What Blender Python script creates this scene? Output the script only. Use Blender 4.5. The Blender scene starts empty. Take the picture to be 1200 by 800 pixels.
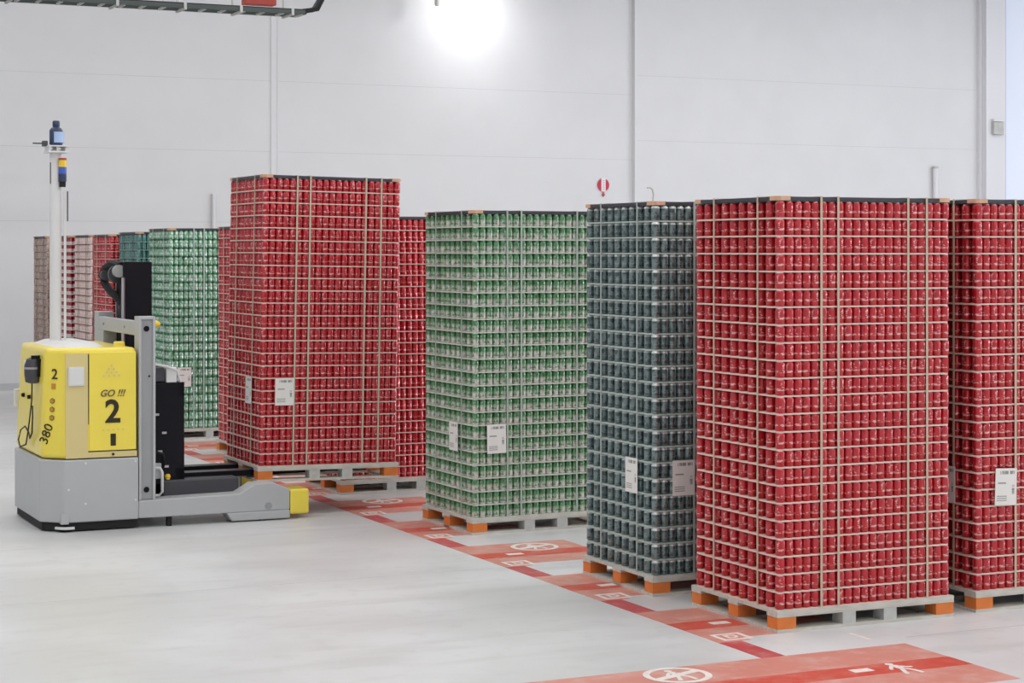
import bpy, bmesh, math, random
import numpy as np
from mathutils import Matrix, Vector
random.seed(7); rng = np.random.default_rng(7)
scene = bpy.context.scene
C = scene.collection

# ---------------------------------------------------------------- camera
ROT = 0.435                                   # direction of the storage lanes
cam_d = bpy.data.cameras.new('camera'); cam = bpy.data.objects.new('camera', cam_d); C.objects.link(cam)
cam.location = (0, 0, 2.5); cam.rotation_euler = (math.pi/2, 0, 0)
cam_d.sensor_width = 36; cam_d.lens = 2266/1200*36; cam_d.shift_y = -105.6/1200
cam_d.clip_end = 200
scene.camera = cam
# ---------------------------------------------------------------- world + exposure
w = bpy.data.worlds.new('world'); scene.world = w; w.use_nodes = True
w.node_tree.nodes['Background'].inputs[0].default_value = (0.9, 0.95, 1.0, 1)
w.node_tree.nodes['Background'].inputs[1].default_value = 0.3
vs = scene.view_settings
vs.view_transform = 'Standard'; vs.look = 'None'; vs.gamma = 1; vs.use_curve_mapping = False
vs.exposure = 0.0
CY, SY = math.cos(ROT), math.sin(ROT)
def RL(r, l, z=0.0):                           # lane coordinates (along lanes, across lanes) -> world
    return Vector((r*CY - l*SY, r*SY + l*CY, z))
# ceiling light lines (the lamps themselves are built with the ceiling)
LAMP_W = 690.0
LAMP_LINES = [-5.0, 0.0, 5.0, 10.0, 15.0, 20.0, 25.0, 30.5]
CEIL = 9.6

# ---------------------------------------------------------------- material helpers
def lin(c):
    return tuple(((x/255)/12.92 if x/255 <= .04045 else ((x/255+.055)/1.055)**2.4) for x in c)
def mat(name, rgb, rough=.5, metal=0.0, noise=0.0, scale=8.0, bump=0.0, emit=0.0, spec=.5, coat=0.0, detail=4.0, stretch=None):
    m = bpy.data.materials.new(name); m.use_nodes = True
    nt = m.node_tree; b = nt.nodes['Principled BSDF']
    col = lin(rgb)
    b.inputs['Base Color'].default_value = (*col, 1); b.inputs['Roughness'].default_value = rough
    b.inputs['Metallic'].default_value = metal; b.inputs['Specular IOR Level'].default_value = spec
    b.inputs['Coat Weight'].default_value = coat
    if noise or bump:
        tc = nt.nodes.new('ShaderNodeTexCoord'); n = nt.nodes.new('ShaderNodeTexNoise')
        n.inputs['Scale'].default_value = scale; n.inputs['Detail'].default_value = detail
        if stretch:
            mp = nt.nodes.new('ShaderNodeMapping'); mp.inputs['Scale'].default_value = stretch
            nt.links.new(tc.outputs['Object'], mp.inputs['Vector']); nt.links.new(mp.outputs[0], n.inputs['Vector'])
        else: nt.links.new(tc.outputs['Object'], n.inputs['Vector'])
        if noise:
            r = nt.nodes.new('ShaderNodeValToRGB')
            r.color_ramp.elements[0].position = .3; r.color_ramp.elements[1].position = .7
            r.color_ramp.elements[0].color = (*[max(0, x*(1-noise)) for x in col], 1)
            r.color_ramp.elements[1].color = (*[min(1, x*(1+noise)) for x in col], 1)
            nt.links.new(n.outputs['Fac'], r.inputs['Fac']); nt.links.new(r.outputs[0], b.inputs['Base Color'])
        if bump:
            bp = nt.nodes.new('ShaderNodeBump'); bp.inputs['Strength'].default_value = bump; bp.inputs['Distance'].default_value = .01
            nt.links.new(n.outputs['Fac'], bp.inputs['Height']); nt.links.new(bp.outputs[0], b.inputs['Normal'])
    if emit:
        b.inputs['Emission Color'].default_value = (*col, 1); b.inputs['Emission Strength'].default_value = emit
    return m

class NG:                                       # tiny node-graph helper
    def __init__(s, m): s.nt = m.node_tree
    def val(s, x, sock):
        if isinstance(x, (int, float)): sock.default_value = x
        else: s.nt.links.new(x, sock)
    def m(s, op, a, b=0.0, c=0.0):
        n = s.nt.nodes.new('ShaderNodeMath'); n.operation = op
        s.val(a, n.inputs[0]); s.val(b, n.inputs[1]); s.val(c, n.inputs[2]); return n.outputs[0]
    def step(s, x, a, b):                      # smooth 0..1 ramp from a to b
        n = s.nt.nodes.new('ShaderNodeMapRange'); n.interpolation_type = 'SMOOTHSTEP'
        s.val(x, n.inputs[0]); n.inputs[1].default_value = a; n.inputs[2].default_value = b; return n.outputs[0]
    def band(s, x, a, b, e=.02):
        return s.m('MULTIPLY', s.step(x, a-e, a+e), s.m('SUBTRACT', 1.0, s.step(x, b-e, b+e)))
    def mix(s, f, a, b):
        n = s.nt.nodes.new('ShaderNodeMix'); n.data_type = 'RGBA'
        s.val(f, n.inputs[0])
        for k, x in ((6, a), (7, b)):
            if isinstance(x, tuple): n.inputs[k].default_value = (*x, 1)
            else: s.nt.links.new(x, n.inputs[k])
        return n.outputs[2]
    def noise(s, u, v, su, sv, w=0.0, detail=1.0):
        cb = s.nt.nodes.new('ShaderNodeCombineXYZ')
        s.val(s.m('MULTIPLY', u, su), cb.inputs[0]); s.val(s.m('MULTIPLY', v, sv), cb.inputs[1]); cb.inputs[2].default_value = w
        n = s.nt.nodes.new('ShaderNodeTexNoise'); n.inputs['Scale'].default_value = 1; n.inputs['Detail'].default_value = detail
        s.nt.links.new(cb.outputs[0], n.inputs['Vector']); return n.outputs['Fac']

def can_mat(name, body, mark=(235,225,220), low=None, low_at=(.3,.6), mark_amt=1.0, dark=None, rough=.27, metal=.35, script=True, top=None):
    m = bpy.data.materials.new(name); m.use_nodes = True
    g = NG(m); nt = m.node_tree; b = nt.nodes['Principled BSDF']
    uv = nt.nodes.new('ShaderNodeUVMap'); sp = nt.nodes.new('ShaderNodeSeparateXYZ'); nt.links.new(uv.outputs[0], sp.inputs[0])
    u, v = sp.outputs[0], sp.outputs[1]
    col = lin(body)
    if low is not None:
        col = g.mix(g.step(v, low_at[0], low_at[1]), lin(low), lin(body))
    if dark is not None:                        # darker printed field
        d = g.m('MULTIPLY', g.band(v, .15, .8), g.step(g.noise(u, v, 7, 3, 3.3), .45, .6))
        col = g.mix(d, col, lin(dark))
    # lettering flecks: a line of small print and an upright flowing script
    blip = g.m('MULTIPLY', g.band(v, .30, .43, .03), g.step(g.noise(u, v, 11, 11, 1.7, 2.0), .48, .62))
    total = blip
    if script:
        wob = g.m('MULTIPLY', g.m('SUBTRACT', g.noise(u, v, 3, 9, 8.8), .5), .45)
        fr = g.m('FRACT', g.m('MULTIPLY', u, 2.0))
        dist = g.m('ABSOLUTE', g.m('SUBTRACT', g.m('SUBTRACT', fr, .5), wob))
        scr = g.m('MULTIPLY', g.m('SUBTRACT', 1.0, g.step(dist, .02, .075)), g.band(v, .42, .86, .03))
        scr = g.m('MULTIPLY', scr, g.step(g.noise(u, v, 9, 12, 5.1), .40, .6))
        total = g.m('MAXIMUM', blip, scr)
    col = g.mix(g.m('MULTIPLY', total, mark_amt), col, lin(mark))
    if top is not None: col = g.mix(g.step(v, .82, .86), col, lin(top))
    rim = g.step(v, .962, .968)
    col = g.mix(rim, col, lin((205,205,205)))
    nt.links.new(col, b.inputs['Base Color'])
    b.inputs['Roughness'].default_value = rough; b.inputs['Metallic'].default_value = metal
    b.inputs['Coat Weight'].default_value = .7; b.inputs['Coat IOR'].default_value = 1.6; b.inputs['Coat Roughness'].default_value = .06
    return m

# ---------------------------------------------------------------- mesh helpers
class MB:
    def __init__(s): s.v = []; s.f = []; s.m = []
    def add(s, vs, fs, mi=0):
        o = len(s.v); s.v += [tuple(x) for x in vs]; s.f += [tuple(i+o for i in f) for f in fs]; s.m += [mi]*len(fs); return s
    def box(s, x0, x1, y0, y1, z0, z1, mi=0):
        return s.add([(x0,y0,z0),(x1,y0,z0),(x1,y1,z0),(x0,y1,z0),(x0,y0,z1),(x1,y0,z1),(x1,y1,z1),(x0,y1,z1)],
              [(0,3,2,1),(4,5,6,7),(0,1,5,4),(1,2,6,5),(2,3,7,6),(3,0,4,7)], mi)
    def prism(s, poly, z0, z1, mi=0, top=None, f=lambda a, b, h: (a, b, h)):
        n = len(poly); tp = top or poly
        vs = [f(a, b, z0) for a, b in poly] + [f(a, b, z1) for a, b in tp]
        fs = [tuple(range(n-1, -1, -1)), tuple(range(n, 2*n))] + [(i, (i+1) % n, n+(i+1) % n, n+i) for i in range(n)]
        return s.add(vs, fs, mi)
    def lathe(s, prof, n=16, c=(0,0,0), axis='z', mi=0, cap=True):
        vs = []; fs = []
        for r, h in prof:
            for k in range(n):
                a = 2*math.pi*k/n; p = (r*math.cos(a), r*math.sin(a), h)
                if axis == 'x': p = (p[2], p[0], p[1])
                if axis == 'y': p = (p[1], p[2], p[0])
                vs.append((p[0]+c[0], p[1]+c[1], p[2]+c[2]))
        for j in range(len(prof)-1):
            for k in range(n): fs.append((j*n+k, j*n+(k+1) % n, (j+1)*n+(k+1) % n, (j+1)*n+k))
        if cap: fs += [tuple(range(n-1, -1, -1)), tuple(range((len(prof)-1)*n, len(prof)*n))]
        return s.add(vs, fs, mi)
    def cyl(s, c, r, h, n=16, axis='z', mi=0): return s.lathe([(r, 0), (r, h)], n, c, axis, mi)
    def tube(s, pts, r, n=8, mi=0):
        pts = [Vector(p) for p in pts]; vs = []; fs = []; ref = Vector((0.31, .17, .93))
        for i, p in enumerate(pts):
            t = (pts[min(i+1, len(pts)-1)] - pts[max(i-1, 0)]).normalized()
            a = t.cross(ref).normalized(); b = t.cross(a)
            for k in range(n): vs.append(p + r*(math.cos(2*math.pi*k/n)*a + math.sin(2*math.pi*k/n)*b))
        for j in range(len(pts)-1):
            for k in range(n): fs.append((j*n+k, j*n+(k+1) % n, (j+1)*n+(k+1) % n, (j+1)*n+k))
        fs += [tuple(range(n-1, -1, -1)), tuple(range((len(pts)-1)*n, len(pts)*n))]
        return s.add(vs, fs, mi)
    def mesh(s, name, mats, smooth=False):
        me = bpy.data.meshes.new(name); me.from_pydata(s.v, [], s.f)
        for m in (mats if isinstance(mats, (list, tuple)) else [mats]): me.materials.append(m)
        me.polygons.foreach_set('material_index', s.m)
        bm = bmesh.new(); bm.from_mesh(me); bmesh.ops.recalc_face_normals(bm, faces=bm.faces)
        if smooth:
            for f in bm.faces: f.smooth = True
            for e in bm.edges: e.smooth = not (len(e.link_faces) == 2 and e.calc_face_angle(0) > math.radians(40))
        bm.to_mesh(me); bm.free(); me.update()
        return me
def link(name, me, parent=None, loc=None, rot=None):
    o = bpy.data.objects.new(name, me); C.objects.link(o)
    if parent is not None: o.parent = parent
    if loc is not None: o.location = loc
    if rot is not None: o.rotation_euler = rot
    return o
def part(name, mb, m, parent, bevel=0, seg=2, smooth=False, label=None):
    o = link(name, mb.mesh(name, m, smooth), parent)
    if bevel:
        b = o.modifiers.new('bevel', 'BEVEL'); b.width = bevel; b.segments = seg; b.limit_method = 'ANGLE'
    if label: o['label'] = label
    return o
def tag(o, label, cat, group=None):
    o['label'] = label; o['category'] = cat
    if group: o['group'] = group
    return o
def thing(name, label, cat, loc, rotz=0, group=None):
    return tag(link(name, None, None, loc, (0, 0, rotz)), label, cat, group)
def struct(name, mb, m, parent=None, **k):
    o = part(name, mb, m, parent, **k)
    if parent is None: o['kind'] = 'structure'
    return o
def text(name, body, size, origin, xdir, updir, m, parent, depth=.002, bold=0.0, shear=0.0, align='CENTER'):
    cu = bpy.data.curves.new(name, 'FONT'); cu.body = body; cu.size = size; cu.align_x = align; cu.align_y = 'CENTER'
    cu.extrude = depth; cu.offset = bold; cu.shear = shear; cu.resolution_u = 3
    t = bpy.data.objects.new(name, cu); C.objects.link(t)
    bpy.context.view_layer.update()
    me = bpy.data.meshes.new_from_object(t.evaluated_get(bpy.context.evaluated_depsgraph_get()))
    bpy.data.objects.remove(t); bpy.data.curves.remove(cu)
    X = Vector(xdir).normalized(); U = Vector(updir).normalized(); N = X.cross(U)
    M = Matrix((X, U, N)).transposed().to_4x4(); M.translation = Vector(origin)
    me.transform(M); me.materials.clear(); me.materials.append(m)
    return link(name, me, parent)

# ---------------------------------------------------------------- materials
M = {}
def floor_mat():
    m = bpy.data.materials.new('polished_concrete'); m.use_nodes = True; nt = m.node_tree; b = nt.nodes['Principled BSDF']
    tc = nt.nodes.new('ShaderNodeTexCoord')
    def nz(scale, det, st=(1,1,1)):
        mp = nt.nodes.new('ShaderNodeMapping'); mp.inputs['Scale'].default_value = st
        n = nt.nodes.new('ShaderNodeTexNoise'); n.inputs['Scale'].default_value = scale; n.inputs['Detail'].default_value = det
        nt.links.new(tc.outputs['Object'], mp.inputs[0]); nt.links.new(mp.outputs[0], n.inputs['Vector']); return n.outputs['Fac']
    g = NG(m)
    a = nz(.55, 5); c = nz(6, 6); d = nz(.8, 4, (1, 4, 1))
    col = g.mix(g.step(a, .35, .65), lin((203,204,204)), lin((217,218,219)))
    col = g.mix(g.m('MULTIPLY', g.step(d, .5, .68), .45), col, lin((194,194,194)))
    col = g.mix(g.m('MULTIPLY', g.step(c, .52, .72), .25), col, lin((188,188,187)))
    nt.links.new(col, b.inputs['Base Color'])
    r = g.m('ADD', g.m('MULTIPLY', a, .25), .27); nt.links.new(r, b.inputs['Roughness'])
    b.inputs['Specular IOR Level'].default_value = .45
    return m
def paint_mat(name, rgb, worn, amt=.5, scale=5):
    m = bpy.data.materials.new(name); m.use_nodes = True; nt = m.node_tree; b = nt.nodes['Principled BSDF']; g = NG(m)
    tc = nt.nodes.new('ShaderNodeTexCoord'); n = nt.nodes.new('ShaderNodeTexNoise'); n.inputs['Scale'].default_value = scale; n.inputs['Detail'].default_value = 8
    n.inputs['Roughness'].default_value = .65
    nt.links.new(tc.outputs['Object'], n.inputs['Vector'])
    col = g.mix(g.m('MULTIPLY', g.step(n.outputs['Fac'], .42, .7), amt), lin(rgb), lin(worn))
    nt.links.new(col, b.inputs['Base Color']); b.inputs['Roughness'].default_value = .38
    return m
def label_mat():
    m = bpy.data.materials.new('printed_label'); m.use_nodes = True; nt = m.node_tree; b = nt.nodes['Principled BSDF']; g = NG(m)
    uv = nt.nodes.new('ShaderNodeTexCoord'); sp = nt.nodes.new('ShaderNodeSeparateXYZ'); nt.links.new(uv.outputs['Generated'], sp.inputs[0])
    x, z = sp.outputs[0], sp.outputs[2]
    rows = g.step(g.noise(x, z, 9, 1, 2.0), .42, .5)
    head = g.m('MULTIPLY', g.band(z, .84, .93, .01), g.m('MULTIPLY', g.band(x, .22, .9, .01), rows))
    mid = g.m('MULTIPLY', g.band(z, .58, .62, .01), g.band(x, .12, .5, .01))
    foot = g.m('MULTIPLY', g.m('MULTIPLY', g.band(z, .1, .28, .01), g.band(x, .08, .55, .01)), g.step(g.m('SINE', g.m('MULTIPLY', z, 110.0)), .0, .4))
    bar = g.m('MULTIPLY', g.m('MULTIPLY', g.band(x, .78, .9, .01), g.band(z, .3, .55, .01)), g.step(g.noise(x, z, 1, 60, .5), .42, .5))
    tot = g.m('MAXIMUM', g.m('MAXIMUM', head, mid), g.m('MAXIMUM', foot, bar))
    col = g.mix(g.m('MULTIPLY', tot, .75), lin((232,230,226)), lin((90,90,92)))
    nt.links.new(col, b.inputs['Base Color']); b.inputs['Roughness'].default_value = .6
    return m
M['floor'] = floor_mat()
M['wall'] = mat('painted_wall_panel', (222,222,224), .75, noise=.02, scale=1.2)
M['wall_side'] = mat('painted_wall_side', (216,217,220), .7, noise=.02, scale=1.2)
M['ceiling'] = mat('ceiling_sheet', (205,207,208), .8)
M['trim'] = mat('white_painted_trim', (226,226,230), .55)
M['joint'] = mat('panel_joint_sealant', (196,196,200), .7)
M['pink'] = paint_mat('bay_paint', (212,140,126), (220,180,170), .8, 4)
M['red'] = paint_mat('bay_stripe_paint', (208,80,64), (214,132,118), .75, 5)
M['crimson'] = paint_mat('lane_strip_paint', (192,72,76), (206,138,136), .7, 6)
M['white_paint'] = paint_mat('white_floor_paint', (242,238,232), (225,200,194), .5, 9)
M['wood'] = mat('grey_weathered_pallet_wood', (198,195,186), .8, noise=.14, scale=7, bump=.15, stretch=(1,6,6))
M['orange'] = mat('orange_painted_block', (222,124,56), .65, noise=.10, scale=12)
M['greyblock'] = mat('grey_painted_block', (192,193,190), .75, noise=.10, scale=10)
M['frame'] = mat('dark_plastic_top_frame', (62,62,68), .5)
M['pine'] = mat('pine_corner_piece', (214,168,138), .7, noise=.1, scale=14)
M['label'] = label_mat()
M['alu'] = mat('bare_aluminium', (200,200,202), .3, metal=.9)
M['yellow'] = mat('yellow_machine_paint', (248,226,84), .33, noise=.02, scale=5, coat=.3)
M['beige'] = mat('cream_strip_paint', (222,204,142), .45)
M['grey'] = mat('light_grey_machine_paint', (186,188,190), .45, noise=.02, scale=4)
M['grey2'] = mat('mid_grey_channel_paint', (158,160,162), .5)
M['greywhite'] = mat('off_white_shell', (226,226,226), .35)
M['black'] = mat('black_machine_steel', (20,18,26), .5, spec=.2)
M['black2'] = mat('black_rubber', (20,20,22), .7)
M['charcoal'] = mat('charcoal_cover', (68,68,74), .5)
M['steel'] = mat('worn_fork_steel', (190,190,195), .28, metal=.9)
M['ink'] = mat('dark_brown_ink', (48,38,20), .6)
M['ink2'] = mat('grey_brown_ink', (120,104,70), .6)
M['gold'] = mat('gold_sticker', (206,150,40), .5)
M['bluedark'] = mat('dark_blue_plastic', (48,62,92), .35)
M['bluelens'] = mat('blue_lamp_lens', (70,100,190), .25)
M['yellowlens'] = mat('yellow_lamp_lens', (245,205,60), .3)
M['palescreen'] = mat('pale_blue_scanner_window', (176,200,236), .15)
M['signred'] = mat('red_sign_enamel', (196,40,70), .45)
M['signwhite'] = mat('white_sign_enamel', (240,236,236), .45)
M['traygrey'] = mat('dark_green_grey_tray', (70,78,76), .6)
M['lamp'] = mat('lamp_diffuser', (255,255,255), .5, emit=6.0)
M['glaze'] = mat('daylit_frosted_glazing', (212,219,234), .35, emit=.24)
M['redbits'] = mat('red_pipe_paint', (176,70,60), .6)

# can designs, tier sheets and straps of each
CANS = {
 'red':   can_mat('red_can_print', (188,20,36), mark=(244,205,200), mark_amt=.9),
 'green': can_mat('green_and_silver_can_print', (64,124,74), low=(216,214,206), low_at=(.34,.66), mark=(220,224,214), dark=(96,150,104), mark_amt=.5, script=True),
 'slate': can_mat('dark_slate_can_print', (112,130,130), dark=(62,80,82), mark=(170,182,182), mark_amt=.45, script=False, top=(208,216,214)),
 'leaf':  can_mat('green_and_white_can_print', (112,172,134), mark=(224,234,226), dark=(206,222,210), mark_amt=.7),
 'teal':  can_mat('teal_can_print', (70,122,116), dark=(96,146,138), mark=(140,170,164), mark_amt=.4),
 'pink':  can_mat('pale_pink_can_print', (246,224,216), dark=(238,208,200), mark=(190,140,136), mark_amt=.4, script=False),
 'maroon':can_mat('maroon_and_white_can_print', (160,20,44), low=(226,214,210), low_at=(.38,.44), mark=(160,20,44), mark_amt=.0, script=False),
 'copper':can_mat('copper_can_print', (198,172,160), dark=(164,136,124), mark=(226,214,204), mark_amt=.5),
}
SHEET = {
 'red': mat('cream_tier_sheet', (228,200,188), .7), 'green': mat('pale_grey_green_tier_sheet', (204,208,198), .7),
 'slate': mat('grey_green_tier_sheet', (176,188,184), .7), 'leaf': mat('dark_green_tier_sheet', (60,92,74), .7),
 'teal': mat('pale_teal_tier_sheet', (150,178,172), .7), 'pink': mat('dusky_tier_sheet', (150,116,110), .7),
 'maroon': mat('white_tier_sheet', (226,214,210), .7), 'copper': mat('grey_brown_tier_sheet', (176,164,156), .7),
}
STRAP = {
 'red': mat('beige_strap', (196,182,158), .6), 'green': mat('grey_green_strap', (168,184,170), .6), 'slate': mat('pale_grey_strap', (170,178,174), .6),
 'leaf': mat('silver_green_strap', (180,200,190), .6), 'teal': mat('dark_teal_strap', (60,84,92), .6), 'pink': mat('brown_strap', (96,70,68), .6),
 'maroon': mat('dark_maroon_strap', (70,24,34), .6), 'copper': mat('taupe_strap', (120,106,100), .6),
}

# ---------------------------------------------------------------- cans
def can_base(n, fine, H):
    if fine: prof = [(.025, 0), (.0327, .008), (.0327, H-.015), (.0308, H-.008), (.0268, H-.002), (.0268, H)]
    else: prof = [(.0327, 0), (.0327, H-.014), (.0272, H)]
    v = []; uv = []
    for r, z in prof:
        for k in range(n+1):
            a = 2*math.pi*k/n; v.append((r*math.cos(a), r*math.sin(a), z)); uv.append((k/n, z/H))
    q = []
    for j in range(len(prof)-1):
        for k in range(n): q.append((j*(n+1)+k, j*(n+1)+k+1, (j+1)*(n+1)+k+1, (j+1)*(n+1)+k))
    top = [(len(prof)-1)*(n+1)+k for k in range(n)]
    return np.array(v), np.array(uv), np.array(q), np.array(top)
def cans_mesh(name, base, pos, ang, m):
    v, uv, q, top = base; N = len(pos); nv = len(v)
    c, s = np.cos(ang)[:, None], np.sin(ang)[:, None]
    V = np.empty((N, nv, 3))
    V[:, :, 0] = v[None, :, 0]*c - v[None, :, 1]*s + pos[:, 0:1]
    V[:, :, 1] = v[None, :, 0]*s + v[None, :, 1]*c + pos[:, 1:2]
    V[:, :, 2] = v[None, :, 2] + pos[:, 2:3]
    off = (np.arange(N)*nv)
    Q = (q[None] + off[:, None, None]).reshape(N, -1); T = (top[None] + off[:, None])
    loops = np.concatenate([Q, T], axis=1).reshape(-1)
    nq, nt = len(q), 1
    sizes = np.tile(np.array([4]*nq + [len(top)]), N)
    starts = np.concatenate([[0], np.cumsum(sizes)[:-1]])
    me = bpy.data.meshes.new(name)
    me.vertices.add(N*nv); me.vertices.foreach_set('co', V.reshape(-1))
    me.loops.add(len(loops)); me.loops.foreach_set('vertex_index', loops.astype(np.int32))
    me.polygons.add(len(sizes)); me.polygons.foreach_set('loop_start', starts.astype(np.int32))
    sm = np.tile(np.array([True]*nq + [False]), N); me.polygons.foreach_set('use_smooth', sm)
    ul = me.uv_layers.new(name='UVMap'); UV = np.tile(uv, (N, 1))[loops]; ul.data.foreach_set('uv', UV.reshape(-1).astype(np.float32))
    me.materials.append(m); me.update(calc_edges=True); me.validate()
    return me

LX, LY = 1.42, 1.12                              # pallet footprint
PH = .145
def rounded(x0, x1, y0, y1, r, n=4):
    out = []
    for cx, cy, a0 in ((x1-r, y1-r, 0), (x0+r, y1-r, 90), (x0+r, y0+r, 180), (x1-r, y0+r, 270)):
        for k in range(n+1):
            a = math.radians(a0 + 90*k/n); out.append((cx+r*math.cos(a), cy+r*math.sin(a)))
    return out
# pallet pieces, shared by every load -------------------------------------------------
def pallet(root):
    base = MB()
    p = part('pallet', MB().box(0.0, LX, 0, LY, .123, PH), M['wood'], root, label='grey wooden pallet with orange painted blocks')
    for y0, y1 in ((0, .13), (.495, .625), (LY-.13, LY)):          # stringer boards under the deck
        link('stringer_board', STR(y1-y0), p, (0, y0, 0))
    for y0 in (0, .495, LY-.13):
        link('bottom_board', BOT_X, p, (0, y0, 0))
    for x0 in (0, LX-.13): link('bottom_board', BOT_Y, p, (x0, .13, 0))
    for i, x0 in enumerate((0, .50, .83, LX-.15)):
        for j, y0 in enumerate((0, .495, LY-.13)):
            om = BLK_O if i in (0, 3) else BLK_G
            link('block', om, p, (x0 if i in (0, 3) else x0+.01, y0, 0))
    return p
_str = {}
def STR(wd):
    k = round(wd, 3)
    if k not in _str: _str[k] = MB().box(0, LX, 0, wd, .101, .123).mesh('stringer_board', M['wood'])
    return _str[k]
BOT_X = MB().box(0, LX, 0, .13, .0, .022).mesh('bottom_board', M['wood'])
BOT_Y = MB().box(0, .13, 0, LY-.26, .0, .022).mesh('bottom_board', M['wood'])
BLK_O = MB().box(.003, .147, .003, .127, .022, .101).mesh('block', M['orange'])
BLK_G = MB().box(.003, .107, .003, .127, .022, .101).mesh('block', M['greyblock'])

def pallet_load(kind, label, n, rot, pitch=.117, tiers=23, zb=0.0, singles=True, labels=(), lean=0.0, tail=False,
                straps=((.345, .48, 1.04, 1.20), (.25, .82)), fine=True, cover_group='loads of cans on pallets'):
    """one strapped pallet of drink cans; origin at the floor corner nearest the aisle"""
    root = thing('can_pallet_load', label, 'pallet load', (n[0], n[1], zb), rot, cover_group)
    root.rotation_euler = (0, lean, rot) if lean else (0, 0, rot)
    pallet(root)
    ST = .010 if fine else .009
    if kind in ('leaf',): ST = .007
    if kind in ('maroon',): ST = .012
    H = pitch - ST
    base = can_base(12 if fine else 8, fine, H)
    d = .066; x_off = (LX-21*d)/2 + .033; y_off = (LY-(18*d*.866+d))/2 + .033
    pos = []; vis = []
    for t in range(tiers):
        z = PH + .004 + t*pitch
        for j in range(19):
            odd = j % 2; cnt = 20 if odd else 21
            for i in range(cnt):
                front = j == 0 or (i == 0)
                keep = j <= 1 or j == 18 or i < 2 or (i == cnt-1)
                if not fine: keep = j <= 1 or j == 18 or i < 2 or i == cnt-1
                if not keep: continue
                jx, jy = rng.normal(0, .0012, 2)
                pos.append((x_off + i*d + (.033 if odd else 0) + jx, y_off + j*d*.866 + jy, z)); vis.append(j == 0 or (i == 0 and not odd))
    pos = np.array(pos); vis = np.array(vis); ang = rng.uniform(0, 2*math.pi, len(pos))
    single = np.zeros(len(pos), bool)
    if singles:                                   # the 300 that show largest: faces towards the aisle, nearest to the camera
        c, s = math.cos(rot), math.sin(rot)
        wx = n[0] + pos[:, 0]*c - pos[:, 1]*s; wy = n[1] + pos[:, 0]*s + pos[:, 1]*c
        dist = wx**2 + wy**2 + (pos[:, 2]+zb-2.5)**2 + np.where(vis, 0, 1e6)
        if kind in ('slate',) or singles == 'left':
            dist = dist + np.where(pos[:, 0] > .75, 50, 0)
        single[np.argsort(dist)[:300]] = True
        cm = cans_mesh('can', base, np.zeros((1, 3)), np.zeros(1), CANS[kind])
        for k in np.nonzero(single)[0]:
            link('can', cm, root, tuple(pos[k]), (0, 0, float(ang[k])))
    rest = link('stacked_cans', cans_mesh('stacked_cans', base, pos[~single], ang[~single], CANS[kind]), root); rest['kind'] = 'stuff'
    # tier sheets
    sp = rounded(.008, LX-.008, .010, LY-.010, .07)
    sm = MB().prism(sp, 0, ST).mesh('tier_sheet', SHEET[kind])
    for t in range(1, tiers): link('tier_sheet', sm, root, (rng.normal(0, .0015), rng.normal(0, .0015), PH+.004+t*pitch-ST))
    sm0 = MB().prism(sp, 0, .004).mesh('base_sheet', SHEET[kind]); link('base_sheet', sm0, root, (0, 0, PH))
    zt = PH + .004 + tiers*pitch - ST
    tf = MB()
    fo = .022
    for a in ((.01+fo, LX-.01-fo, .012, .10), (.01+fo, LX-.01-fo, LY-.10, LY-.012), (.01, .10, .10, LY-.10), (LX-.10, LX-.01, .10, LY-.10)): tf.box(a[0], a[1], a[2], a[3], zt+.006, zt+.030)
    tf.prism(rounded(.02, LX-.02, .02, LY-.02, .05), zt, zt+.006)
    top = part('top_frame', tf, M['frame'], root, label='dark flat frame holding down the top tier')
    for sx in (0, 1):
        for sy in (0, 1):
            r = rounded(.008, .135, .010, .135, .035) 
            r = [((LX-a) if sx else a, (LY-b) if sy else b) for a, b in r]
            if sx != sy: r = r[::-1]
            part('corner_piece', MB().prism(r, zt+.005, zt+.0335), M['pine'], top, label='pale wooden corner piece')
    zs = zt + .034; sw = .0085; th = .0022
    for x in straps[0]:
        b = MB(); jx = rng.normal(0, .004)
        for y in (.0035, LY-.0035): 
            y0, y1 = (y-th, y) if y < .5 else (y, y+th)
            b.prism([(x-sw, y0), (x+sw, y0), (x+sw, y1), (x-sw, y1)], .123, zs, top=[(x-sw+jx, y0), (x+sw+jx, y0), (x+sw+jx, y1), (x-sw+jx, y1)])
        b.box(x-sw+jx, x+sw+jx, .0013, LY-.0013, zs-th, zs)
        part('strap', b, STRAP[kind], root)
    for y in straps[1]:
        b = MB(); jy = rng.normal(0, .004)
        for x in (.0035, LX-.0035):
            x0, x1 = (x-th, x) if x < .5 else (x, x+th)
            b.prism([(x0, y-sw), (x1, y-sw), (x1, y+sw), (x0, y+sw)], .123, zs+th, top=[(x0, y-sw+jy), (x1, y-sw+jy), (x1, y+sw+jy), (x0, y+sw+jy)])
        b.box(.0013, LX-.0013, y-sw+jy, y+sw+jy, zs, zs+th)
        part('strap', b, STRAP[kind], root)
    for face, pc, zc in labels:
        lm = MB().box(-.092, .092, -.0016, .0016, -.128, .128).mesh('paper_label', M['label'])
        o = link('paper_label', lm, root)
        if face == 'long': o.location = (pc, -.003, zc - zb); o.rotation_euler = (0, rng.normal(0, .015), 0)
        else: o.location = (-.003, pc, zc - zb); o.rotation_euler = (0, 0, -math.pi/2)
        o['label'] = 'white printed paper label'
    if tail:
        x, y, z = .05, .09, zs
        part('strap_tail', MB().tube([(x, y, z), (x+.005, y, z+.05), (x-.002, y, z+.085), (x-.02, y, z+.10), (x-.045, y, z+.098)], .006, 6), M['greyblock'], root, label='loose curled end of strap standing up')
    return root

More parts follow.
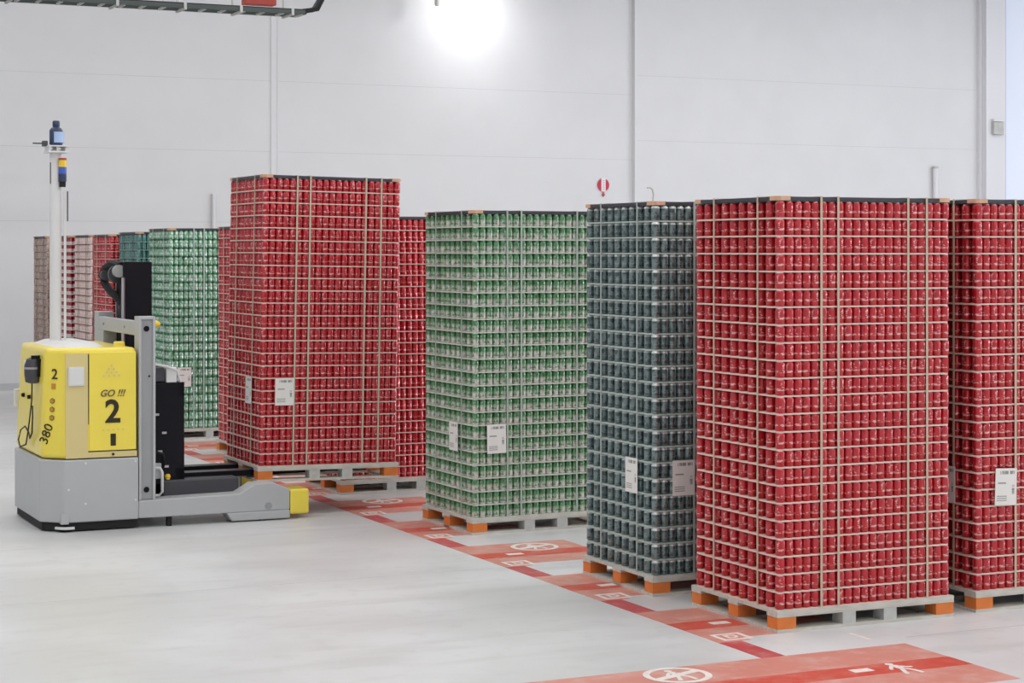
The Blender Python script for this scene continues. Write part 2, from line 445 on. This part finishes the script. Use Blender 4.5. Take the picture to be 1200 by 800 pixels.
# ---------------------------------------------------------------- setting
R0, R1, L0, L1 = -9.0, 42.0, -8.0, 35.44
def rlbox(mb, r0, r1, l0, l1, z0, z1): return mb.box(r0, r1, l0, l1, z0, z1)
hall = (0, 0, ROT)
def setting(name, mb, m, parent=None, **k):
    o = struct(name, mb, m, parent, **k)
    if parent is None: o.rotation_euler = hall
    return o
floor = setting('floor', MB().box(R0, R1, L0, L1, -.2, 0), M['floor'])
wall_back = setting('wall_back', MB().box(R0, 28.1, L1, L1+.3, 0, CEIL).box(28.1, R1, L1, L1+.3, 0, 1.0).box(28.1, R1, L1, L1+.3, 9.0, CEIL).box(39.5, R1, L1, L1+.3, 1.0, 9.0), M['wall'])
setting('wall_left', MB().box(R0-.3, R0, L0, L1, 0, CEIL), M['wall_side'])
setting('wall_right', MB().box(R1, R1+.3, L0, L1, 0, CEIL), M['wall_side'])
setting('wall_front', MB().box(R0, R1, L0-.3, L0, 0, CEIL), M['wall_side'])
W0, W1, WZ0, WZ1 = -2.0, 20.0, 2.5, 4.4
win2 = setting('window_2', MB().box(R1-.12, R1, W0, W1, WZ0-.1, WZ0).box(R1-.12, R1, W0, W1, WZ1, WZ1+.1).box(R1-.12, R1, W0-.1, W0, WZ0-.1, WZ1+.1).box(R1-.12, R1, W1, W1+.1, WZ0-.1, WZ1+.1), M['trim'])
M['daylight'] = mat('daylight_pane', (238,243,255), .3, emit=13.0)
for k in range(8):
    part('pane', MB().box(R1-.05, R1-.01, W0+k*2.75+.03, W0+k*2.75+2.72, WZ0, WZ1), M['daylight'], win2)
    if k: part('mullion', MB().box(R1-.11, R1, W0+k*2.75-.03, W0+k*2.75+.03, WZ0, WZ1), M['trim'], win2)
ceiling = setting('ceiling', MB().box(R0, R1, L0, L1, CEIL, CEIL+.2), M['ceiling'])
# wall panels: joints between the big insulated panels, each with cover strips
for r in (3.65, 11.46):
    part('panel_joint', MB().box(r-.05, r+.05, L1-.012, L1, 0, CEIL).box(r-.075, r-.05, L1-.02, L1, 0, CEIL).box(r+.05, r+.075, L1-.02, L1, 0, CEIL), M['wall'], wall_back)
part('wall_panel', MB().box(19.27, 28.1, L1-.10, L1, 0, CEIL), M['wall'], wall_back)
part('panel_joint', MB().box(19.23, 19.29, L1-.108, L1, 0, CEIL), M['wall'], wall_back)
for z in (3.05, 4.4, 5.75):
    part('panel_joint', MB().box(R0, 19.23, L1-.002, L1, z, z+.006), M['joint'], wall_back)
    part('panel_joint', MB().box(19.29, 28.1, L1-.102, L1-.10, z+.4, z+.406), M['joint'], wall_back)
setting('baseboard_back', MB().box(R0, 19.23, L1-.04, L1, 0, .12), M['joint'])
# steel column and glazing at the right
setting('trim_1', MB().box(28.12, 28.66, L1-.35, L1, 0, CEIL).box(28.05, 28.13, L1-.20, L1, 0, CEIL), M['trim'])
sw = thing('switch_box', 'small pale grey box high on the white column beside window', 'switch box', RL(28.4, L1-.36, 5.3), ROT)
part('box_body', MB().box(-.14, .14, -.09, .01, -.16, .12), M['greyblock'], sw, bevel=.01)
part('box_lid', MB().box(-.15, .15, -.10, .01, .13, .19), M['trim'], sw, bevel=.008)
win = setting('window_1', MB().box(28.66, 28.86, L1-.12, L1+.1, 1.0, 9.0).box(39.3, 39.5, L1-.12, L1+.1, 1.0, 9.0).box(28.86, 39.3, L1-.12, L1+.1, .9, 1.05).box(28.86, 39.3, L1-.12, L1+.1, 8.95, 9.05), mat('window_frame_paint', (176,184,206), .5))
for k, a in enumerate(np.linspace(28.86, 39.3, 6)[:-1]):
    b = a + (39.3-28.86)/5
    for z0, z1 in ((1.05, 8.95),):
        part('pane', MB().box(a+.02, b-.02, L1-.02, L1+.0, z0+.02, z1-.02), M['glaze'], win)
    if k: part('mullion', MB().box(a-.03, a+.03, L1-.10, L1+.02, 1.0, 9.0), M['trim'], win)
# white conduit on the wall
cd = thing('wall_conduit', 'thin white upright pipe on back wall above the front red stack', 'pipe', RL(26.84, L1-.13, 0), ROT)
part('pipe', MB().cyl((0, -.05, 0), .058, 4.35, 12), M['trim'], cd, smooth=True)
part('pipe_cap', MB().cyl((0, -.05, 4.35), .068, .05, 12), M['greyblock'], cd, smooth=True)
cd = thing('wall_conduit', 'faint white upright pipe on back wall left of the raised red stack', 'pipe', RL(10.25, L1-.01, 0), ROT)
part('pipe', MB().cyl((0, -.04, 0), .034, 3.55, 12), M['wall'], cd, smooth=True)
part('pipe_cap', MB().cyl((0, -.04, 3.55), .038, .03, 12), M['trim'], cd, smooth=True)

# ceiling light lines
for k, l in enumerate(LAMP_LINES):
    t = thing('ceiling_light', 'long white ceiling strip light, ' + ['eighth', 'seventh', 'sixth', 'fifth', 'fourth', 'third', 'second', 'first'][k] + ' counted from the back wall', 'ceiling light', RL(16.5, l, CEIL-.35), ROT, 'strip lights under the ceiling')
    part('housing', MB().box(-22, 22, -.35, .35, .03, .10), M['trim'], t)
    for x in range(-20, 21, 8): part('hanger', MB().cyl((x, 0, .10), .012, .25, 6), M['steel'], t)
    ld = bpy.data.lights.new('strip_lamp', 'AREA'); ld.shape = 'RECTANGLE'; ld.size = 44; ld.size_y = .6; ld.energy = LAMP_W; ld.color = (1, .985, .97)
    lo = link('strip_lamp', ld, t, (0, 0, .02))
# wall lamp above the frame that washes the back wall
wl = thing('wall_lamp', 'grey wall-washing lamp hung close to the back wall', 'lamp', RL(15.43, L1-1.1, 7.72), ROT)
part('housing', MB().box(-.3, .3, -.12, .12, .02, .2), M['greyblock'], wl, bevel=.02)
part('reflector', MB().box(-.27, .27, -.1, .1, .0, .02), M['signwhite'], wl)
part('hanger', MB().cyl((0, 0, .2), .015, CEIL-7.92, 8), M['steel'], wl)
ld = bpy.data.lights.new('wash_lamp', 'SPOT'); ld.energy = 105; ld.spot_size = math.radians(150); ld.spot_blend = 1; ld.shadow_soft_size = .15
lo = link('wash_lamp', ld, wl, (0, 0, -.06)); lo.rotation_euler = (math.radians(66), 0, 0)
se = thing('hanging_sensor', 'small grey cylinder hanging at top edge beside the bright wall glow', 'sensor', RL(14.62, L1-.5, 7.3), ROT)
part('sensor_body', MB().lathe([(.03, 0), (.05, .03), (.05, .17), (.02, .22)], 12), M['greyblock'], se, smooth=True)
part('cord', MB().cyl((0, 0, .22), .02, CEIL-7.52, 6), M['greyblock'], se)

# wall sign
sg = thing('wall_sign', 'round red sign with white upright lettering bar and small arrow below', 'sign', RL(18.54, L1-.01, 3.87), ROT)
part('sign_disc', MB().lathe([(.135, 0), (.135, .012)], 32, (0, -.012, 0), 'y'), M['signred'], sg)
bar = part('sign_bar', MB().box(-.048, .048, -.018, -.010, -.13, .14), M['signwhite'], sg)
for z in (.09, .045, .0, -.045, -.09):
    part('bar_mark', MB().box(-.022, .022, -.021, -.017, z-.012, z+.012), M['joint'], bar)
part('arrow', MB().prism([(-.014, -.15), (-.014, -.19), (-.042, -.19), (0, -.25), (.042, -.19), (.014, -.19), (.014, -.15)], -.014, 0, f=lambda a, b, h: (a, h, b)), M['signred'], sg)

# cable tray, hung from the ceiling near the back wall
ct = thing('cable_tray', 'dark cable tray hung along the top of back wall, end bent upward', 'cable tray', RL(0, 27.74, 6.1), ROT)
ends = 9.45
b = MB(); b.box(0, ends, -.02, .02, -.03, .03)
part('side_rail', b, M['traygrey'], ct)
b = MB(); b.box(0, ends, .38, .42, -.03, .03); part('side_rail', b, M['traygrey'], ct)
rg = MB().box(0, .03, .02, .38, -.04, -.01).mesh('rung', M['greyblock'])
for k in range(32): link('rung', rg, ct, (.1+k*.3, 0, 0))
part('cable', MB().tube([(0, .15, .03), (3, .17, .03), (6, .14, .03), (ends, .16, .03), (ends+.25, .16, .08), (ends+.45, .16, .45), (ends+.6, .16, 1.2), (ends+.6, .16, CEIL-6.1)], .04, 8), M['black2'], ct, smooth=True)
part('cable', MB().tube([(0, .27, .03), (ends, .25, .03), (ends+.2, .25, .06), (ends+.4, .25, .4), (ends+.52, .25, 1.2), (ends+.52, .25, CEIL-6.1)], .03, 8), M['traygrey'], ct, smooth=True)
for x in (3.4, 5.1, 6.6, 7.6, 8.45, 9.25):
    part('bracket', MB().box(x-.02, x+.02, -.04, .45, -.055, -.03).box(x-.02, x+.02, -.035, -.02, -.055, .05).box(x-.012, x+.012, .43, .45, -.055, CEIL-6.1), M['greyblock'], ct)
part('end_plate', MB().box(ends, ends+.02, -.02, .42, -.03, .03), M['black2'], ct)
tb = thing('junction_box', 'small red junction box on the wall pipes above cable tray', 'junction box', RL(9.0, 28.6, 6.28), ROT)
part('box_body', MB().box(-.25, .25, -.1, .1, 0, .25), M['redbits'], tb, bevel=.01)
part('box_neck', MB().cyl((0, 0, .25), .04, CEIL-6.53, 8), M['redbits'], tb)
pp = thing('ceiling_pipe', 'pale pipe running behind the cable tray', 'pipe', RL(0, 28.6, 6.22), ROT)
part('pipe', MB().cyl((0, 0, 0), .04, 9.3, 8, 'x'), M['greyblock'], pp, smooth=True)
for x in (1.5, 4.5, 7.5): part('hanger', MB().cyl((x, 0, 0), .012, CEIL-6.22, 6), M['greyblock'], pp)

# ---------------------------------------------------------------- floor paint (parts of the floor)
def paint(name, poly, m, z0, z1, label=None):
    o = part(name, MB().prism(poly, z0, z1), m, floor)
    if label: o['label'] = label
    return o
def rect(r0, r1, l0, l1): return [(r0, l0), (r1, l0), (r1, l1), (r0, l1)]
def ring_poly(name, cx, cy, ro, ri, n, m, z0, z1):
    mb = MB(); vs = []; fs = []
    for k in range(n):
        a = 2*math.pi*k/n
        for r, z in ((ri, z0), (ro, z0), (ri, z1), (ro, z1)): vs.append((cx+r*math.cos(a), cy+r*math.sin(a), z))
    for k in range(n):
        i, j = k*4, ((k+1) % n)*4
        fs += [(i+2, i+3, j+3, j+2), (i+1, j+1, j+3, i+3), (i, i+2, j+2, j), (i, j, j+1, i+1)]
    mb.add(vs, fs); return part(name, mb, m, floor)
def figure(cx, cy, s, z0, z1):
    mb = MB()
    def P(pts): mb.prism([(cx + s*a, cy + s*b) for a, b in pts], z0, z1)
    P([(.08*math.cos(t), .36+.08*math.sin(t)) for t in np.linspace(0, 2*math.pi, 10)[:-1]])
    P([(-.07, .26), (-.06, -.05), (.08, -.05), (.09, .24), (.02, .28)])
    P([(-.06, -.04), (-.20, -.40), (-.12, -.43), (.02, -.05)])
    P([(.0, -.05), (.10, -.20), (.12, -.44), (.20, -.43), (.18, -.18), (.09, -.02)])
    P([(-.07, .25), (-.20, .08), (-.24, -.02), (-.18, -.04), (-.14, .05), (-.05, .14)])
    P([(.08, .24), (.18, .10), (.27, .06), (.26, .0), (.15, .03), (.06, .12)])
    return part('walking_figure', mb, M['white_paint'], floor, label='white walking figure painted on the floor')
EDGE, INN = 6.40, 7.47
pitch_b = 1.63
for k in range(0, 15):
    c = 9.57 + pitch_b*k; h = .56
    left = 4.6 if k == 0 else EDGE
    paint('bay_band', rect(left, INN, c-h, c+h) if k == 0 else [(EDGE, c-h), (EDGE+.24, c-h), (EDGE+.24, c-.46), (INN, c-.46), (INN, c+h), (EDGE, c+h)], M['pink'], 0, .0012)
    paint('bay_stripe', rect(left, INN, c-.12, c+.12), M['red'], .0012, .002)
    paint('lane_strip', rect(EDGE, EDGE+.17, c+h, c+pitch_b-h), M['crimson'], 0, .0012)
    if k:
        a = c - h + .04
        fr = MB(); r0, r1, l0, l1, t = EDGE+.07, EDGE+.29, a, a+.20, .028
        for q in (rect(r0, r1, l0, l0+t), rect(r0, r1, l1-t, l1), rect(r0, r0+t, l0+t, l1-t), rect(r1-t, r1, l0+t, l1-t)): fr.prism(q, .0012, .0024)
        part('bay_code_frame', fr, M['white_paint'], floor, label='white outlined square with a letter in it')
        text('bay_letter', 'D', .13, (EDGE+.18, a+.10, .0022), (1, 0, 0), (0, 1, 0), M['white_paint'], floor, depth=.0006, bold=.004)
    paint('bay_dash', rect(EDGE+.28, EDGE+.42, c-.03, c+.05), M['white_paint'], .002, .003)
for k, (r, l) in {0: (5.69, 9.93), 3: (7.07, 14.76), 5: (6.98, 18.1), 4: (7.0, 16.5)}.items():
    if k == 4: continue
    ring_poly('prohibition_ring', r, l, .205, .165, 32, M['white_paint'], .0022, .0032)
    d = .17
    part('prohibition_bar', MB().prism([(r-d*.94+.01, l-d*.34-.025), (r+d*.94+.01, l+d*.34-.025), (r+d*.94-.01, l+d*.34+.025), (r-d*.94-.01, l-d*.34+.025)], .0022, .0033), M['white_paint'], floor)
    figure(r, l, .32, .0022, .0032)
figure(7.0, 9.53, .34, .0022, .0032)
part('floor_joint', MB().box(7.6, R1, 10.28, 10.30, 0, .0008), M['joint'], floor)
part('floor_joint', MB().box(-2.0, 6.3, 13.9, 13.912, 0, .0006), M['joint'], floor)
paint('floor_dash', rect(7.33, 7.36, 10.33, 10.55), M['white_paint'], 0, .001)

# ---------------------------------------------------------------- the pallet loads
L_ = lambda z=.85: (('long', .255, z), ('short', .32, z))
pallet_load('red', 'tall stack of red cans at the front, nearest of all, without paper labels', (1.736, 12.651), .430)
pallet_load('slate', 'tall stack of dark slate cans between green stack and front red stack', (1.019, 13.992), .434, labels=L_(), tail=True, singles='left')
pallet_load('green', 'tall stack of green and silver cans standing alone mid-picture', (-.349, 17.02), .450, labels=(('long', .235, .84), ('short', .40, .84)))
pallet_load('red', 'stack of red cans at right edge, behind the front red stack', (3.21, 13.375), .435, labels=L_(.86), singles='left')
lr = RL(5.477, 17.45)
pallet_load('red', 'stack of red cans raised on the forks of the yellow vehicle', (lr.x, lr.y), .435, zb=.335, pitch=.1182, lean=.017, labels=(('long', .25, 1.18), ('short', .32, 1.18)))
pallet_load('red', 'red can stack on floor seen between the raised red and the green stack', (-1.76, 19.84), .435, fine=False, singles=False)
pallet_load('red', 'narrow sliver of red can stack left of the raised red stack', (-3.24, 23.25), .435, pitch=.1145, fine=False, singles=False)
pallet_load('leaf', 'green and white can stack on the floor behind the vehicle mast', (-4.55, 25.6), .435, pitch=.1145, fine=False, singles=False, labels=(('long', .216, .83),))
def row(t): return (-4.55-.45*t, 25.6+.89*t)
pallet_load('teal', 'teal can stack behind the black lift mast', row(1.52), .435, pitch=.113, fine=False, singles=False)
pallet_load('red', 'small distant red can stack between pale pink and teal stacks', row(2.95), .435, pitch=.112, fine=False, singles=False)
pallet_load('pink', 'distant pale pink can stack left of the small red one', row(4.10), .435, pitch=.112, fine=False, singles=False)
pallet_load('maroon', 'distant maroon and white banded can stack just right of white pole', row(5.40), .435, pitch=.112, fine=False, singles=False)
pallet_load('copper', 'farthest can stack, copper brown, left of the white pole', row(6.9), .435, pitch=.112, fine=False, singles=False)

# ---------------------------------------------------------------- automated forklift
ag = thing('guided_forklift', 'yellow and grey driverless forklift with number 2, carrying red cans', 'forklift', RL(4.0, 18.1), ROT)
foot = lambda i, x1: [(-.55+i, -.66), (-.55+i, .52), (-.40+i, .67-i), (x1, .67-i), (x1, -.85+i), (-.37+i*.4, -.85+i)]
part('chassis', MB().prism([(a*.985, b*.985) for a, b in foot(.015, .30)], .012, .10), M['black2'], ag)
lh = part('lower_housing', MB().prism(foot(0, .30), .085, .643), M['grey'], ag, bevel=.012)
for x, z in ((-.18, .25), (.27, .26), (-.18, .61), (.27, .61), (-.33, .38)): part('bolt', MB().lathe([(.010, -.857), (.010, -.849)], 8, (x, 0, z), 'y'), M['greywhite'], lh)
part('corner_plate', MB().box(-.40, -.33, -.862, -.80, .075, .17), M['grey'], lh, bevel=.004)
part('bumper_rail', MB().prism([(-.44, -.79), (-.37, -.865), (-.28, -.865), (-.28, -.85), (-.36, -.85), (-.43, -.78)], .028, .05), M['greywhite'], lh)
bt = foot(.012, .288); tpp = [(-.50, -.645), (-.50, .49), (-.37, .62), (.288, .62), (.288, -.825), (-.335, -.825)]
uh = part('upper_housing', MB().prism(bt, .65, 1.635, top=tpp), M['yellow'], ag, bevel=.045, seg=4, smooth=True)
def side_y(z): return -.838 + (.013)*(z-.65)/.985
part('side_strip', MB().prism([(-.355, .655), (-.155, .655), (-.155, 1.59), (-.355, 1.59)], -.842, -.80, f=lambda a, b, h: (a, h+.012*(b-.65), b)), M['beige'], uh, label='cream upright strip')
part('bottom_strip', MB().prism([(-.155, .655), (.286, .655), (.286, .705), (-.155, .705)], -.842, -.80, f=lambda a, b, h: (a, h, b)), M['beige'], uh, label='cream bottom strip')
dr = part('side_door', MB().prism([(-.145, .715), (.280, .715), (.280, 1.595), (-.145, 1.595)], -.846, -.82, f=lambda a, b, h: (a, h+.012*(b-.65), b)), M['yellow'], uh, bevel=.006)
part('door_gap', MB().box(-.153, .287, -.840, -.80, .706, .716).box(-.153, -.146, -.834, -.80, .71, 1.58), M['ink'], uh)
part('door_handle', MB().box(.045, .095, -.850, -.836, .755, .865), M['ink'], dr, bevel=.02)
part('door_lock', MB().lathe([(.013, -.846), (.013, -.835)], 10, (.07, 0, .68), 'y'), M['ink'], uh)
text('number', '2', .285, (.066, -.8445, 1.055), (1, 0, 0), (0, 0, 1), M['ink'], dr, depth=.003, bold=.007)
text('slogan', 'GO !!!', .085, (.06, -.8425, 1.225), (1, 0, 0), (0, 0, 1), M['ink2'], dr, depth=.003, bold=.0015, shear=.3)
st = MB()
for rr, nn in enumerate((1, 2, 3, 4)):
    for q in range(nn): st.lathe([(.011, -.842), (.008, -.834)], 6, (.055+(q-(nn-1)/2)*.045, 0, 1.475-rr*.03), 'y')
for q in range(5): st.lathe([(.008, -.846), (.006, -.838)], 6, (-.02+q*.045, 0, .90), 'y')
part('vent_studs', st, M['beige'], dr)
part('notice_plate', MB().box(-.33, -.19, -.848, -.825, 1.30, 1.47).box(-.32, -.20, -.852, -.848, 1.31, 1.46), M['greywhite'], uh, bevel=.004, label='white square notice')
# rear chamfer prints
nrm = Vector((-.66, -.75, .05)).normalized(); xd = Vector((.75, -.66, 0)).normalized(); ud = Vector((0.03, .03, 1))
def chf(s, z): 
    a = Vector((-.538, -.66, 0)); c = Vector((-.365, -.838, 0)); t = (z-.65)/.985
    a2 = Vector((-.50, -.645, 0)); c2 = Vector((-.335, -.825, 0))
    p = (a*(1-t)+a2*t)*(1-s) + (c*(1-t)+c2*t)*s; p.z = z; return p + nrm*.004
text('number', '2', .13, chf(.48, 1.40), xd, ud, M['ink'], uh, depth=.003, bold=.001)
part('warning_sticker', MB().box(-.02, .02, -.003, .003, -.025, .025), M['gold'], uh).location = chf(.45, 1.295)
uh.children[-1].rotation_euler = (0, 0, -.72)
for z in (1.165, 1.09, 1.015):
    o = part('warning_sticker', MB().lathe([(.026, -.003), (.026, .003)], 6, (0, 0, 0), 'y').lathe([(.017, -.005), (.017, -.003)], 6, (0, 0, 0), 'y', 1), [M['ink2'], M['gold']], uh); o.location = chf(.42, z); o.rotation_euler = (0, 0, -.75)
text('number', '380', .125, chf(.22, .87), Vector((xd.x*.35, xd.y*.35, .94)), Vector((-xd.x*.94, -xd.y*.94, .35)), M['ink'], uh, depth=.003, bold=0)
# rear scanner and cable
sc = part('rear_scanner', MB().lathe([(.03, -.13), (.07, -.115), (.08, -.05), (.08, .03), (.06, .09), (.03, .105)], 16, (-.555, -.40, 1.435)), M['charcoal'], ag, smooth=True)
part('scanner_bracket', MB().box(-.53, -.47, -.50, -.30, 1.37, 1.53).box(-.58, -.48, -.45, -.43, 1.49, 1.56), M['black'], sc)
part('scanner_band', MB().lathe([(.083, .0), (.083, .02)], 16, (-.555, -.40, 1.435)), M['grey2'], sc, smooth=True)
part('work_light', MB().lathe([(.02, 0), (.05, .03), (.05, .1)], 12, (-.55, -.19, 1.40)), M['greywhite'], sc, smooth=True)
part('cable', MB().tube([(-.56, -.38, 1.33), (-.56, -.36, 1.15), (-.57, -.30, .95), (-.575, -.24, .82), (-.57, -.14, .73), (-.60, -.02, .70), (-.60, .06, .76), (-.58, .05, .85), (-.56, -.05, .89), (-.55, -.18, .84), (-.565, -.30, .80), (-.565, -.40, .86), (-.56, -.40, 1.0), (-.555, -.37, 1.1)], .007, 6), M['ink'], ag, smooth=True)
part('side_marker', MB().box(-.565, -.50, .46, .50, 1.03, 1.20), M['greywhite'], ag, bevel=.01)
for y in (.2, -.08): part('plug', MB().lathe([(.018, -.545), (.022, -.50)], 8, (0, y, 1.16), 'x'), M['black'], ag)
# lid on top
part('top_lid', MB().prism([(-.42, -.60), (-.42, .48), (-.28, .62), (.05, .62), (.06, .5), (.06, -.62), (-.02, -.74), (-.28, -.74)], 1.62, 1.672, top=[(-.30, -.40), (-.30, .36), (-.2, .46), (-.04, .46), (.0, .38), (.0, -.42), (-.05, -.5), (-.2, -.5)]), M['greywhite'], ag, bevel=.02, smooth=True)
part('lid_knob', MB().box(.16, .25, -.55, -.45, 1.62, 1.675), M['yellow'], ag, bevel=.015)
# columns and beam
for y0, y1, nr in ((-.85, -.67, 1), (.77, .95, 0)):
    col = MB(); ya, yb = (y0+.03, y1) if nr else (y0, y1-.03)
    col.box(.305, .455, ya, yb, .25, 1.91)
    yf0, yf1 = (y0, y0+.03) if nr else (y1-.03, y1)
    col.box(.305, .325, yf0, yf1, .25, 1.91).box(.432, .455, yf0, yf1, .25, 1.91).box(.325, .432, yf0, yf1, 1.885, 1.91)
    cp = part('mast_column', col, M['grey'], ag, bevel=.003)
    if nr:
        part('channel_face', MB().box(.325, .432, y0+.018, y0+.03, .26, 1.885), M['grey2'], cp)
        for z in (1.80, .345): part('hole', MB().lathe([(.026, y0+.012), (.026, y0+.02)], 14, (.375, 0, z), 'y'), M['black'], cp)
        part('bolt', MB().lathe([(.010, y0+.012), (.010, y0+.02)], 8, (.40, 0, 1.37), 'y'), M['ink'], cp)
cb = part('cross_beam', MB().box(.305, .365, -.67, .77, 1.735, 1.865).box(.30, .46, .55, .77, 1.5, 1.735), M['grey'], ag, bevel=.006)
for y in (-.3, .55): part('bolt', MB().lathe([(.012, .297), (.012, .306)], 8, (0, y, 1.80), 'x'), M['grey2'], cb)
# lift mast
lm = part('lift_mast', MB().box(.42, .69, .20, .50, .10, 2.40).box(.44, .66, -.44, -.34, .10, 1.30).box(.44, .60, -.44, .2, 1.1, 1.25), M['black'], ag, bevel=.006)
part('mast_rod', MB().cyl((.405, .17, 1.3), .018, .95, 8), M['steel'], lm, smooth=True)
part('mast_edge', MB().box(.415, .425, .50, .515, 1.4, 2.2), M['steel'], lm)
part('pulley', MB().lathe([(.09, .0), (.09, .06)], 16, (.40, .36, 2.28), 'y'), M['charcoal'], lm, smooth=True)
part('pulley', MB().lathe([(.055, .0), (.055, .06)], 16, (.34, .58, 2.27), 'y'), M['charcoal'], lm, smooth=True)
part('pulley', MB().lathe([(.06, -.02), (.06, .05)], 16, (.39, .27, 2.31), 'y'), M['grey2'], lm, smooth=True)
part('hose', MB().tube([(.41, .30, 2.36), (.38, .5, 2.38), (.34, .62, 2.34), (.32, .68, 2.27), (.33, .64, 2.20), (.37, .56, 2.12), (.41, .46, 2.06), (.45, .40, 2.0)], .04, 8), M['black2'], lm, smooth=True)
# carriage and forks
cg = part('fork_carriage', MB().box(.47, .56, -.60, .60, .40, .52).box(.70, .79, -.60, .60, .36, .50).box(.70, .79, -.60, .60, 1.16, 1.29).box(.50, .79, -.60, -.56, .36, 1.29).box(.50, .79, .56, .60, .36, 1.29)
          .box(.71, .76, -.30, -.22, .5, 1.2).box(.71, .76, .22, .30, .5, 1.2).box(.60, .66, -.56, .56, .36, 1.27), M['black'], ag, bevel=.004)
for x, y, z in ((.60, -.604, .83), (.56, -.604, .66), (.62, -.604, .52), (.53, -.604, 1.0)): part('fitting', MB().box(x-.02, x+.02, y-.006, y+.006, z-.01, z+.01), M['steel'], cg)
part('warning_lamp', MB().lathe([(.02, 0), (.028, .03), (.018, .05)], 10, (.63, -.61, .40)), M['yellowlens'], cg)
part('valve_block', MB().box(.47, .60, -.60, -.45, 1.30, 1.43), M['charcoal'], cg, bevel=.01)
part('sensor_box', MB().box(.62, .72, -.60, -.50, 1.29, 1.43), M['greywhite'], cg, bevel=.008)
part('hose', MB().tube([(.45, -.6, 1.45), (.52, -.61, 1.46), (.62, -.61, 1.44), (.72, -.60, 1.40), (.76, -.58, 1.29)], .012, 6), M['greywhite'], cg, smooth=True)
part('hose', MB().tube([(.47, -.62, .62), (.52, -.64, .66), (.58, -.64, .64), (.60, -.62, .56), (.58, -.60, .48)], .012, 6), M['black2'], cg, smooth=True)
for y in (-.345, .165):
    fk = part('fork', MB().prism([(.79, .372), (2.62, .384), (2.62, .405), (2.3, .430), (.79, .430)], y-.085, y+.085, f=lambda a, b, h: (a, h, b)).box(.79, .83, y-.085, y+.085, .372, 1.0), M['black'], ag, bevel=.004)
    part('wear_strip', MB().box(.85, 2.3, y-.06, y-.03, .430, .433).box(.85, 2.3, y+.03, y+.06, .430, .433), M['steel'], fk)
# outriggers
prof = [(.30, .09), (1.73, .09), (1.73, .275), (1.70, .295), (1.57, .352), (1.39, .345), (1.24, .262), (.30, .25)]
for y0, y1 in ((-.85, -.63), (.72, .94)):
    ol = part('outrigger', MB().prism(prof, y0, y1, f=lambda a, b, h: (a, h, b)), M['grey'], ag, bevel=.01)
    part('wheel_cover', MB().prism([(1.12, .09), (1.73, .09), (1.73, .012), (1.17, .012)], y0-.004, y1, f=lambda a, b, h: (a, h, b)), M['grey'], ol, bevel=.01)
    part('wheel', MB().lathe([(.07, y0+.05), (.07, y1-.05)], 16, (1.45, 0, .0705), 'y'), M['black2'], ol, smooth=True)
    part('axle_cap', MB().lathe([(.035, y0-.006), (.035, y0+.01)], 12, (1.52, 0, .135), 'y'), M['grey2'], ol)
    part('foot_peg', MB().box(.57, .61, y0+.02, y0+.08, .0, .09), M['black2'], ol)
    part('bumper', MB().box(1.73, 1.92, y0 if y0 < 0 else y0+.06, y0+.26, .045, .278), M['yellow'], ol, bevel=.022, seg=3)
    part('bumper_mount', MB().box(1.72, 1.74, y0+.01, y0+.2, .06, .26), M['black'], ol)
part('pump_cover', MB().box(.58, 1.30, -.63, -.45, .15, .395), M['charcoal'], ag, bevel=.015, label='dark grey cover between the outriggers')
part('guard', MB().tube([(.48, -.70, .52), (.53, -.72, .52), (.55, -.72, .48), (.55, -.72, .30), (.52, -.71, .27), (.48, -.70, .27)], .014, 8), M['greywhite'], ag, smooth=True)
part('guard_plate', MB().box(.46, .55, -.69, -.64, .42, .56), M['grey'], ag, bevel=.004)
part('wheel', MB().lathe([(.11, -.06), (.11, .06)], 20, (0, -.1, .1105), 'y'), M['black2'], ag, smooth=True)
part('column_beacon', MB().lathe([(.035, 0), (.035, .05), (.015, .08)], 12, (.455, -.70, 1.835), 'x'), M['yellowlens'], ag, smooth=True, label='small yellow lamp on the column')
# beacon pole with scanner and stack light
pole = part('beacon_pole', MB().cyl((-.25, .10, 1.6), .055, 1.85, 20), M['greywhite'], ag, smooth=True)
part('cable_duct', MB().box(-.185, -.165, .03, .05, 1.6, 3.05), M['greywhite'], pole)
part('antenna', MB().cyl((-.155, .02, 2.78), .006, .28, 6), M['charcoal'], pole)
part('antenna', MB().cyl((-.30, .08, 3.13), .006, .20, 6), M['black2'], pole)
part('scanner_plate', MB().box(-.34, -.15, -.02, .22, 3.42, 3.435).box(-.34, -.15, -.02, .22, 3.475, 3.487).box(-.33, -.31, 0, .2, 3.43, 3.48).box(-.18, -.16, 0, .2, 3.43, 3.48).box(-.26, -.24, 0, .2, 3.43, 3.48), M['greywhite'], pole)
part('scanner_arm', MB().box(-.46, -.33, .09, .11, 3.50, 3.512).box(-.37, -.33, .06, .14, 3.48, 3.53), M['charcoal'], pole)
ls = part('laser_scanner', MB().lathe([(.05, 3.49), (.062, 3.50), (.062, 3.63), (.045, 3.655), (.03, 3.66), (.034, 3.67), (.034, 3.71), (.028, 3.72)], 20, (-.245, .10, 0)), M['bluedark'], pole, smooth=True)
part('scanner_window', MB().lathe([(.0635, 3.515), (.0635, 3.615)], 20, (-.235, .095, 0)), M['palescreen'], ls, smooth=True)
sl = part('stack_light', MB().cyl((-.20, .03, 3.10), .03, .05, 14), M['black2'], pole, smooth=True)
for z0, z1, mm in ((3.15, 3.22, 'bluedark'), (3.222, 3.285, 'bluelens'), (3.287, 3.35, 'yellowlens'), (3.352, 3.37, 'redbits')):
    part('lamp_segment', MB().cyl((-.20, .03, z0), .037, z1-z0, 14), M[mm], sl, smooth=True)
